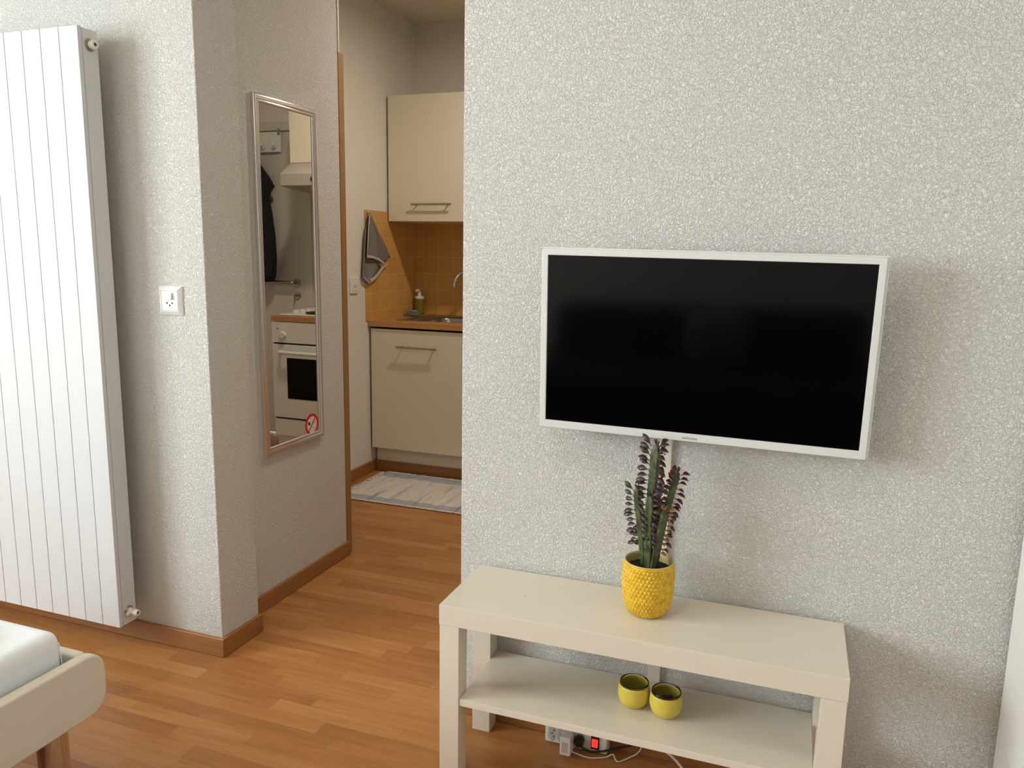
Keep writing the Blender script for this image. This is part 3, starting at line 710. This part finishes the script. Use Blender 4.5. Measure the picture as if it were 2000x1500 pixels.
def wall_cab(x0, x1, z0, label, hz, group=None):
    c = thing('wall_cabinet', label, 'cabinet', ((x0 + x1) / 2, 2.7, z0))
    part('body', MB().box(x0 + 0.002, x1 - 0.002, 2.519, 2.862, z0, 2.123), M['cab'], c, bevel=0.001)
    dd = part('door', MB().box(x0 + 0.001, x1 - 0.0015, 2.50, 2.518, z0, 2.123), M['cab'], c, bevel=0.001)
    bar_handle(dd, (x0 + x1) / 2 - 0.016, hz, 2.50)
    return c
wall_cab(-1.4985, -0.90, 1.434, 'cream upper kitchen cabinet above the sink, bar handle along its bottom', 1.527)
wall_cab(-0.8995, -0.36, 1.434, 'cream upper kitchen cabinet next to the cooker hood, hidden behind the television wall', 1.527)
wall_cab(-0.3595, 0.242, 1.772, 'short cream cabinet above the cooker hood, visible in the mirror', 1.826)

# worktop with cut-out
wt = MB(); x0, x1, y0_, y1_ = -1.35, -0.62, 2.40, 2.785
wt.box(-1.5105, x0, 2.27, 2.8635, 0.848, 0.877).box(x1, 0.2445, 2.27, 2.8635, 0.848, 0.877).box(x0, x1, 2.27, y0_, 0.848, 0.877).box(x0, x1, y1_, 2.8635, 0.848, 0.877)
tag(part('worktop', wt, M['worktop'], None), 'beech-coloured kitchen worktop running over the lower cabinets and stove', 'worktop')
# sink
sk = thing('kitchen_sink', 'stainless steel sink set into the wooden worktop', 'sink', (-1.0, 2.6, 0.877))
def rrc(xa, xb, ya, yb, r, z, n=6):
    pts = []
    for cx_, cy_, a0 in ((xb - r, yb - r, 0), (xa + r, yb - r, PI / 2), (xa + r, ya + r, PI), (xb - r, ya + r, 1.5 * PI)):
        for k in range(n + 1):
            a = a0 + PI / 2 * k / n; pts.append((cx_ + r * math.cos(a), cy_ + r * math.sin(a), z))
    return pts
sb = MB().rings([rrc(-1.395, -0.585, 2.368, 2.832, 0.02, 0.8775), rrc(-1.393, -0.587, 2.370, 2.830, 0.02, 0.8805), rrc(-1.375, -0.605, 2.388, 2.812, 0.02, 0.8800),
                 rrc(-1.27, -0.88, 2.41, 2.74, 0.06, 0.8770), rrc(-1.26, -0.89, 2.42, 2.73, 0.06, 0.865), rrc(-1.245, -0.905, 2.435, 2.715, 0.06, 0.74), rrc(-1.20, -0.95, 2.48, 2.67, 0.05, 0.725)], False, True)
part('basin', sb, M['steel'], sk, smooth='auto')
part('drain', MB().lathe((-1.075, 2.575, 0.7255), ((0.04, 0), (0.04, 0.003), (0.03, 0.003)), 24), M['chrome'], sk)
fa = thing('kitchen_faucet', 'chrome gooseneck faucet over the sink, tip showing past the wall edge', 'faucet', (-0.97, 2.775, 0.88))
pts = [(-0.97, 2.775, 0.93), (-0.97, 2.775, 1.07)]
cxy = Vector((-1.060, 2.712)); dirx = Vector((-0.09, -0.0625))
for k in range(0, 11):
    a = PI * k / 10 * 0.93; rr_ = 0.095
    pts.append((cxy.x - dirx.x * math.cos(a), cxy.y - dirx.y * math.cos(a), 1.07 + rr_ * math.sin(a)))
pts.append((-1.153, 2.648, 1.064))
part('spout', MB().tube(smooth_path(pts, 4), 0.0105, 16), M['chrome'], fa, smooth=True)
part('faucet_body', MB().lathe((-0.97, 2.775, 0.8802), ((0.026, 0), (0.026, 0.01), (0.021, 0.014), (0.021, 0.065), (0.012, 0.07)), 28), M['chrome'], fa, smooth='auto')
part('lever', MB().tube([(-0.95, 2.765, 0.925), (-0.90, 2.73, 0.95)], 0.005, 10), M['chrome'], fa, smooth='auto')
# soap and cloth
sp = thing('soap_dispenser', 'soap bottle of yellow-green liquid with a white pump on the worktop', 'bottle', (-1.452, 2.80, 0.877))
part('bottle', MB().lathe((-1.452, 2.80, 0.8772), ((0.026, 0), (0.029, 0.003), (0.029, 0.085), (0.027, 0.100), (0.020, 0.106)), 28), M['soap'], sp, smooth='auto')
part('pump', MB().lathe((-1.452, 2.80, 0.8772), ((0.0275, 0.100), (0.0275, 0.114), (0.011, 0.116), (0.010, 0.140), (0.006, 0.142), (0.006, 0.150)), 24).tube([(-1.452, 2.80, 1.030), (-1.452, 2.775, 1.030), (-1.452, 2.758, 1.024)], 0.0068, 12), M['plastic'], sp, smooth='auto', label='white pump top')
cb_ = MB()
for k, (a, b1, zc_) in enumerate(((0.048, 0.042, 0.884), (0.042, 0.038, 0.894), (0.030, 0.03, 0.905))):
    rs = []
    for j in range(5):
        t = (j - 2) / 2; f_ = math.sqrt(max(0.05, 1 - t * t * 0.8))
        rs.append([(-1.455 + k * 0.006 + a * f_ * math.cos(2 * PI * q / 28) * (1 + 0.08 * math.sin(3 * q + k)), 2.705 + b1 * f_ * math.sin(2 * PI * q / 28) * (1 + 0.08 * math.sin(5 * q)), zc_ + 0.006 * t + 0.002 * math.sin(q * 0.9 + k)) for q in range(28)])
    cb_.rings(rs)
tag(part('dishcloth', cb_, M['clothgrey'], None, smooth=True), 'crumpled grey dishcloth on the worktop in front of the soap bottle', 'cloth')

# towel on the tile wall
tw = thing('hand_towel', 'grey towel with pale hems hanging from a hook on the yellow tiles', 'towel', (-1.49, 2.27, 1.46))
def sheet_poly(outline_l, outline_r, xs, th=0.004, wav=0.006, ns=24, nc=12, ph=0):
    """cloth between two edge polylines given as (y,z); returns mesh builder"""
    def samp(pl_, t):
        seg = t * (len(pl_) - 1); i_ = min(int(seg), len(pl_) - 2); f_ = seg - i_
        return (pl_[i_][0] * (1 - f_) + pl_[i_ + 1][0] * f_, pl_[i_][1] * (1 - f_) + pl_[i_ + 1][1] * f_)
    rs = []
    for i_ in range(ns + 1):
        t = i_ / ns; a = samp(outline_l, t); c = samp(outline_r, t); fr_pts = []; bk = []
        for k in range(nc + 1):
            s_ = k / nc; y_ = a[0] + (c[0] - a[0]) * s_; z_ = a[1] + (c[1] - a[1]) * s_
            xo = xs + wav * math.sin(s_ * 9 + ph + t * 2) * (0.3 + t)
            fr_pts.append((xo + th, y_, z_)); bk.append((xo, y_, z_))
        rs.append(fr_pts + bk[::-1])
    return MB().rings(rs)
back_l = [(2.262, 1.452), (2.232, 1.374), (2.208, 1.237), (2.196, 1.127), (2.253, 1.094)]
back_r = [(2.284, 1.459), (2.340, 1.370), (2.410, 1.290), (2.470, 1.215), (2.349, 1.123)]
part('rear_fold', sheet_poly([(2.262, 1.452), (2.222, 1.35), (2.205, 1.237), (2.190, 1.127), (2.247, 1.092)], [(2.286, 1.459), (2.36, 1.36), (2.44, 1.27), (2.40, 1.16), (2.262, 1.092)], -1.498, ph=1, nc=30), M['towel'], tw, smooth=True)
part('front_fold', sheet_poly([(2.250, 1.458), (2.236, 1.40), (2.226, 1.32), (2.214, 1.236)], [(2.278, 1.460), (2.31, 1.39), (2.35, 1.31), (2.402, 1.208)], -1.483, ph=0.4, nc=30), M['towel'], tw, smooth=True)
part('side_fold', sheet_poly([(2.276, 1.459), (2.33, 1.36), (2.38, 1.27), (2.415, 1.20)], [(2.292, 1.458), (2.37, 1.37), (2.44, 1.30), (2.494, 1.228)], -1.4915, ph=2.2, nc=20), M['towel'], tw, smooth=True)
part('hem', MB().tube([(-1.474, 2.248, 1.456), (-1.474, 2.234, 1.40), (-1.474, 2.224, 1.32), (-1.474, 2.213, 1.236)], 0.0028, 8), M['hem'], tw, smooth=True)
part('hem', MB().prism([(2.213, 1.242), (2.27, 1.238), (2.34, 1.225), (2.402, 1.199), (2.404, 1.186), (2.34, 1.210), (2.27, 1.224), (2.213, 1.227)], 0, -1.478, -1.470), M['hem'], tw, bevel=0.002)
part('hem', MB().prism([(2.262, 1.090), (2.33, 1.115), (2.405, 1.165), (2.455, 1.190), (2.457, 1.200), (2.40, 1.182), (2.325, 1.132), (2.256, 1.108)], 0, -1.486, -1.480), M['hem'], tw, bevel=0.002)
part('hem', MB().prism([(2.190, 1.126), (2.252, 1.094), (2.254, 1.085), (2.191, 1.118)], 0, -1.488, -1.480), M['hem'], tw, bevel=0.001)
part('hanging_loop', MB().tube(smooth_path([(-1.490, 2.268, 1.452), (-1.490, 2.264, 1.468), (-1.490, 2.270, 1.476), (-1.490, 2.276, 1.468), (-1.490, 2.272, 1.452)]), 0.0015, 6), M['hem'], tw, smooth=True)
tag(part('towel_hook', MB().lathe((-1.505, 2.270, 1.468), ((0.006, 0), (0.006, 0.002), (0.0025, 0.003), (0.0025, 0.018), (0.004, 0.021)), 16, 0), M['steel'], None, smooth='auto'), 'small steel hook on the yellow tiles above the grey towel', 'hook')
# kitchen wall socket
ks = thing('wall_socket', 'small white wall socket on the kitchen wall left of the yellow tiles', 'socket', (-1.511, 2.125, 1.08))
part('cover_frame', MB().box(-1.511, -1.500, 2.084, 2.166, 1.037, 1.123), M['plastic'], ks, bevel=0.003)
part('insert_plate', MB().box(-1.500, -1.4985, 2.097, 2.153, 1.050, 1.110), M['plastic'], ks, bevel=0.0005)
hb = MB()
for dy, dz in ((-0.0095, 0.002), (0.0095, 0.002), (0, -0.005)): hb.lathe((-1.4985, 2.125 + dy, 1.075 + dz), ((0.0030, 0), (0.0030, 0.0006)), 10, 0)
part('pin_holes', hb, M['dark'], ks)

# ------------------------------------------------------------ stove, cooktop, hood (seen in the mirror)
sv = thing('built_in_oven', 'white built-in oven with a black glass window, reflected in the mirror', 'oven', (-0.055, 2.5, 0))
SX0, SX1 = -0.3575, 0.243
part('oven_body', MB().box(SX0 + 0.004, SX1 - 0.002, 2.30, 2.862, 0.10, 0.845), M['enamel'], sv)
part('control_panel', MB().box(SX0, SX1, 2.272, 2.30, 0.722, 0.845), M['enamel'], sv, bevel=0.002)
kn = part('oven_knob', MB().lathe((0.162, 2.272, 0.768), ((0.022, 0), (0.020, -0.018), (0.018, -0.020)), 24, 1).box(0.159, 0.165, 2.246, 2.254, 0.752, 0.786), M['plastic'], sv, smooth='auto')
part('oven_knob', MB().lathe((-0.27, 2.272, 0.768), ((0.022, 0), (0.020, -0.018), (0.018, -0.020)), 24, 1).box(-0.273, -0.267, 2.246, 2.254, 0.752, 0.786), M['plastic'], sv, smooth='auto')
part('indicator_light', MB().lathe((0.200, 2.272, 0.805), ((0.004, 0), (0.004, -0.002)), 12, 1), M['dark'], sv)
od = part('oven_door', MB().box(SX0, SX1, 2.272, 2.30, 0.272, 0.712), M['enamel'], sv, bevel=0.003)
part('oven_window', MB().box(-0.252, 0.142, 2.2705, 2.275, 0.390, 0.634), M['screen'], od)
part('oven_handle', MB().tube([(0.180, 2.272, 0.668), (0.178, 2.245, 0.668), (0.160, 2.236, 0.668), (-0.27, 2.236, 0.668), (-0.288, 2.245, 0.668), (-0.29, 2.272, 0.668)], 0.011, 14), M['plastic'], od, smooth='auto')
for gz in (0.708, 0.258): part('gap_shade_strip', MB().box(SX0 + 0.002, SX1 - 0.003, 2.286, 2.3015, gz, gz + 0.018), M['dark'], sv)  # dark strips paint in the shade of the gaps in the oven front
part('storage_drawer', MB().box(SX0, SX1, 2.276, 2.30, 0.160, 0.262), M['enamel'], sv, bevel=0.003)
part('toe_kick', MB().box(SX0, SX1, 2.345, 2.36, 0, 0.10), M['cab'], sv)
ct = thing('cooktop', 'white enamel cooktop with four black plates, reflected in the mirror', 'cooktop', (-0.05, 2.58, 0.877))
part('cooktop_plate', MB().box(-0.33, 0.228, 2.33, 2.83, 0.8775, 0.886), M['enamel'], ct, bevel=0.003)
for (hx, hy, r) in ((0.035, 2.45, 0.075), (-0.20, 2.45, 0.09), (0.035, 2.69, 0.09), (-0.20, 2.69, 0.075)):
    part('hotplate', MB().lathe((hx, hy, 0.8865), ((r, 0), (r, 0.008), (r - 0.004, 0.010), (0.02, 0.010), (0.018, 0.008)), 36), M['plate'], ct, smooth='auto', label='black cast iron hotplate')
for ky in (2.445, 2.51, 2.575, 2.64):
    part('cooktop_knob', MB().lathe((0.187, ky, 0.886), ((0.021, 0), (0.019, 0.016), (0.016, 0.018)), 20), M['plastic'], ct, smooth='auto')
ho = thing('cooker_hood', 'grey slim cooker hood under the short cabinet, reflected in the mirror', 'hood', (-0.055, 2.65, 1.7))
part('hood_body', MB().prism([(2.40, 1.632), (2.40, 1.700), (2.50, 1.7705), (2.862, 1.7705), (2.862, 1.60), (2.46, 1.622)], 0, -0.357, 0.241), M['hood'], ho, bevel=0.002)
part('hood_button', MB().lathe((0.02, 2.40, 1.668), ((0.014, 0), (0.014, -0.004)), 20, 1), M['black'], ho, label='dark round button')

# coat rack and coat on the entrance door
ra = thing('coat_rack', 'white hook board hung over the entrance door, reflected in the mirror', 'coat rack', (0.75, 2.87, 1.94))
part('board', MB().box(0.557, 0.98, 2.848, 2.8545, 1.885, 2.012), M['plastic'], ra, bevel=0.002)
for xs_ in (0.560, 0.955): part('over_door_strap', MB().box(xs_, xs_ + 0.02, 2.846, 2.852, 1.99, 2.03), M['steel'], ra)
for hx in (0.59, 0.68, 0.77, 0.86, 0.95):
    part('hook', MB().tube([(hx, 2.848, 1.915), (hx, 2.825, 1.910), (hx, 2.815, 1.925)], 0.005, 10).lathe((hx, 2.815, 1.928), ((0.003, -0.010), (0.009, -0.006), (0.010, 0), (0.007, 0.007), (0.002, 0.010)), 14), M['plastic'], ra, smooth='auto')
co = MB(); rs = []
prof_ = ((1.905, 0.03, 0.02), (1.88, 0.05, 0.03), (1.80, 0.10, 0.045), (1.72, 0.165, 0.055), (1.66, 0.20, 0.06), (1.60, 0.155, 0.06), (1.50, 0.175, 0.065), (1.35, 0.195, 0.065), (1.20, 0.20, 0.07), (1.10, 0.19, 0.07), (1.05, 0.17, 0.06))
for (z_, a, b1) in prof_:
    rs.append([(0.765 + a * math.cos(2 * PI * k / 48) * (1 + 0.03 * math.sin(9 * 2 * PI * k / 48)), 2.770 + b1 * math.sin(2 * PI * k / 48) * (1 + 0.10 * math.sin(8 * 2 * PI * k / 48 + z_ * 5)), z_) for k in range(48)])
co.rings(rs)
tag(part('coat', co, M['coat'], None, smooth=True), 'black coat hanging from the hook board on the entrance door, reflected in the mirror', 'coat')

# ------------------------------------------------------------ rag rug
def rug_mat():
    m, nt, b = new_mat('woven_rag_rug'); N = nt.nodes; L = nt.links
    tc = N.new('ShaderNodeTexCoord'); mp = N.new('ShaderNodeMapping'); mp.inputs['Scale'].default_value = (26, 2.2, 1); L.new(tc.outputs['Object'], mp.inputs['Vector'])
    n = N.new('ShaderNodeTexNoise'); n.inputs['Scale'].default_value = 1; n.inputs['Detail'].default_value = 3; L.new(mp.outputs[0], n.inputs['Vector'])
    cr = N.new('ShaderNodeValToRGB'); e = cr.color_ramp.elements; e[0].position = 0.3; e[0].color = srgb(146, 146, 154); e[1].position = 0.7; e[1].color = srgb(232, 224, 216)
    for p_, c_ in ((0.40, srgb(194, 192, 194)), (0.47, srgb(222, 215, 207)), (0.58, srgb(212, 204, 199))):
        k = e.new(p_); k.color = c_
    L.new(n.outputs['Fac'], cr.inputs['Fac'])
    sx = N.new('ShaderNodeSeparateXYZ'); L.new(tc.outputs['Object'], sx.inputs[0])
    ab = N.new('ShaderNodeMath'); ab.operation = 'ABSOLUTE'; L.new(sx.outputs[1], ab.inputs[0])
    gt = N.new('ShaderNodeMath'); gt.operation = 'GREATER_THAN'; L.new(ab.outputs[0], gt.inputs[0]); gt.inputs[1].default_value = 0.175
    mu = N.new('ShaderNodeMath'); mu.operation = 'MULTIPLY'; L.new(gt.outputs[0], mu.inputs[0]); mu.inputs[1].default_value = 0.6
    mx = N.new('ShaderNodeMix'); mx.data_type = 'RGBA'; L.new(mu.outputs[0], mx.inputs['Factor']); L.new(cr.outputs['Color'], mx.inputs['A']); mx.inputs['B'].default_value = srgb(136, 148, 170)
    L.new(mx.outputs['Result'], b.inputs['Base Color']); b.inputs['Roughness'].default_value = 0.95
    w = N.new('ShaderNodeTexWave'); w.inputs['Scale'].default_value = 60; w.bands_direction = 'X'; w.inputs['Distortion'].default_value = 2; L.new(tc.outputs['Object'], w.inputs['Vector'])
    n2 = N.new('ShaderNodeTexNoise'); n2.inputs['Scale'].default_value = 120; L.new(tc.outputs['Object'], n2.inputs['Vector'])
    bp = N.new('ShaderNodeBump'); bp.inputs['Distance'].default_value = 0.003; L.new(n2.outputs['Fac'], bp.inputs['Height']); L.new(bp.outputs['Normal'], b.inputs['Normal'])
    return m
rug = thing('rag_rug', 'pale grey woven rag rug on the kitchen floor in front of the sink cabinet', 'rug', (-0.95, 2.045, 0))
RX0, RX1, RY0, RY1 = -1.415, -0.50, 1.795, 2.302
g = MB(); nx, ny = 140, 50; rs = []
bm_ = g.bm; top = []; 
def rugp(i_, j):
    x_ = RX0 + (RX1 - RX0) * i_ / nx; s_ = j / ny
    e0 = 0.0045 * math.sin(i_ * 1.25) + 0.003 * math.sin(i_ * 0.37); y_ = RY0 + e0 + (RY1 - RY0 + 0.006 * math.sin(i_ * 1.1 + 1) - e0) * s_
    x_ += 0.004 * math.sin(j * 0.9) * (1 if i_ == 0 else 0)
    return x_, y_, 0.006 + 0.0022 * math.sin(i_ * 0.45 + 0.6 * math.sin(j * 0.3)) + 0.0015 * math.sin(j * 0.8 + i_ * 0.15)
T = [[bm_.verts.new(rugp(i_, j)) for j in range(ny + 1)] for i_ in range(nx + 1)]
B = [[bm_.verts.new((v.co.x, v.co.y, 0.0008)) for v in r_] for r_ in T]
for i_ in range(nx):
    for j in range(ny):
        bm_.faces.new((T[i_][j], T[i_ + 1][j], T[i_ + 1][j + 1], T[i_][j + 1])); bm_.faces.new((B[i_][j], B[i_][j + 1], B[i_ + 1][j + 1], B[i_ + 1][j]))
for i_ in range(nx):
    bm_.faces.new((B[i_][0], B[i_ + 1][0], T[i_ + 1][0], T[i_][0])); bm_.faces.new((T[i_][ny], T[i_ + 1][ny], B[i_ + 1][ny], B[i_][ny]))
for j in range(ny):
    bm_.faces.new((B[0][j + 1], B[0][j], T[0][j], T[0][j + 1])); bm_.faces.new((B[nx][j], B[nx][j + 1], T[nx][j + 1], T[nx][j]))
part('woven_cloth', g, rug_mat(), rug, smooth=True)
fg = MB()
for k in range(26):
    y_ = RY0 + 0.01 + (RY1 - RY0 - 0.02) * k / 25
    for q in range(2):
        fg.tube([(RX0 + 0.004, y_ + q * 0.004, 0.004), (RX0 - 0.015, y_ + random.uniform(-.008, .008), 0.003), (RX0 - random.uniform(0.025, 0.04), y_ + random.uniform(-.012, .012), 0.003)], 0.0030, 6)
part('fringe', fg, M['yarn'], rug, smooth=True)
fg = MB()
for k in range(26):
    y_ = RY0 + 0.01 + (RY1 - RY0 - 0.02) * k / 25
    fg.tube([(RX1 - 0.004, y_, 0.004), (RX1 + 0.03, y_ + random.uniform(-.008, .008), 0.002)], 0.0015, 6)
part('fringe', fg, M['yarn'], rug, smooth=True)
ed = MB()
for k in range(100):
    x_ = RX0 + 0.005 + (RX1 - RX0 - 0.01) * k / 99
    ed.lathe((x_, RY0 - 0.001 + random.uniform(-.002, .002), 0.005), ((0.0005, -0.004), (0.0062, -0.001), (0.0062, 0.003), (0.0005, 0.004)), 8)
part('selvage', ed, M['yarn'], rug, smooth=True)
ed = MB()
for k in range(100):
    x_ = RX0 + 0.005 + (RX1 - RX0 - 0.01) * k / 99
    ed.lathe((x_, RY1 + 0.001 + random.uniform(-.002, .002), 0.005), ((0.0005, -0.004), (0.0062, -0.001), (0.0062, 0.003), (0.0005, 0.004)), 8)
part('selvage', ed, M['yarn'], rug, smooth=True)

# ------------------------------------------------------------ sofa and cushion behind the camera (reflected in the screen)
sf = thing('sofa', 'dark blue sofa facing the television, seen only as a reflection in its screen', 'sofa', (0.0, -2.5, 0))
part('seat', MB().box(-0.62, 1.15, -2.85, -2.05, 0.10, 0.33), M['sofa'], sf, bevel=0.04, seg=4)
part('backrest', MB().box(-0.62, 1.15, -2.88, -2.58, 0.30, 0.62), M['sofa'], sf, bevel=0.05, seg=4)
for lx in (-0.57, 1.05):
    for ly in (-2.80, -2.13): part('leg', MB().lathe((lx, ly, 0), ((0.02, 0), (0.025, 0.11)), 16), M['black'], sf, smooth='auto')
cu = MB(); rs = []
for j in range(-8, 9):
    t = j / 8; f_ = math.sqrt(max(0.0, 1 - abs(t) ** 3)) * 0.055 + 0.004; row = []
    for k in range(32):
        a = 2 * PI * k / 32; c_, s_ = math.cos(a), math.sin(a); e_ = 0.35
        row.append((0.17 * (abs(c_) ** e_) * (1 if c_ >= 0 else -1) * (1 - 0.12 * abs(t) ** 4), f_ * abs(s_) ** 0.8 * (1 if s_ >= 0 else -1), 0.17 * t))
    rs.append(row)
cu.rings(rs)
bmesh.ops.rotate(cu.bm, verts=cu.bm.verts, cent=(0, 0, 0), matrix=Matrix.Rotation(-0.30, 3, 'X'))
cu.shift((0.37, -2.475, 0.505))
tag(part('cushion', cu, M['clothgrey'], None, smooth=True), 'grey cushion leaning on the dark sofa, reflected in the screen', 'cushion')
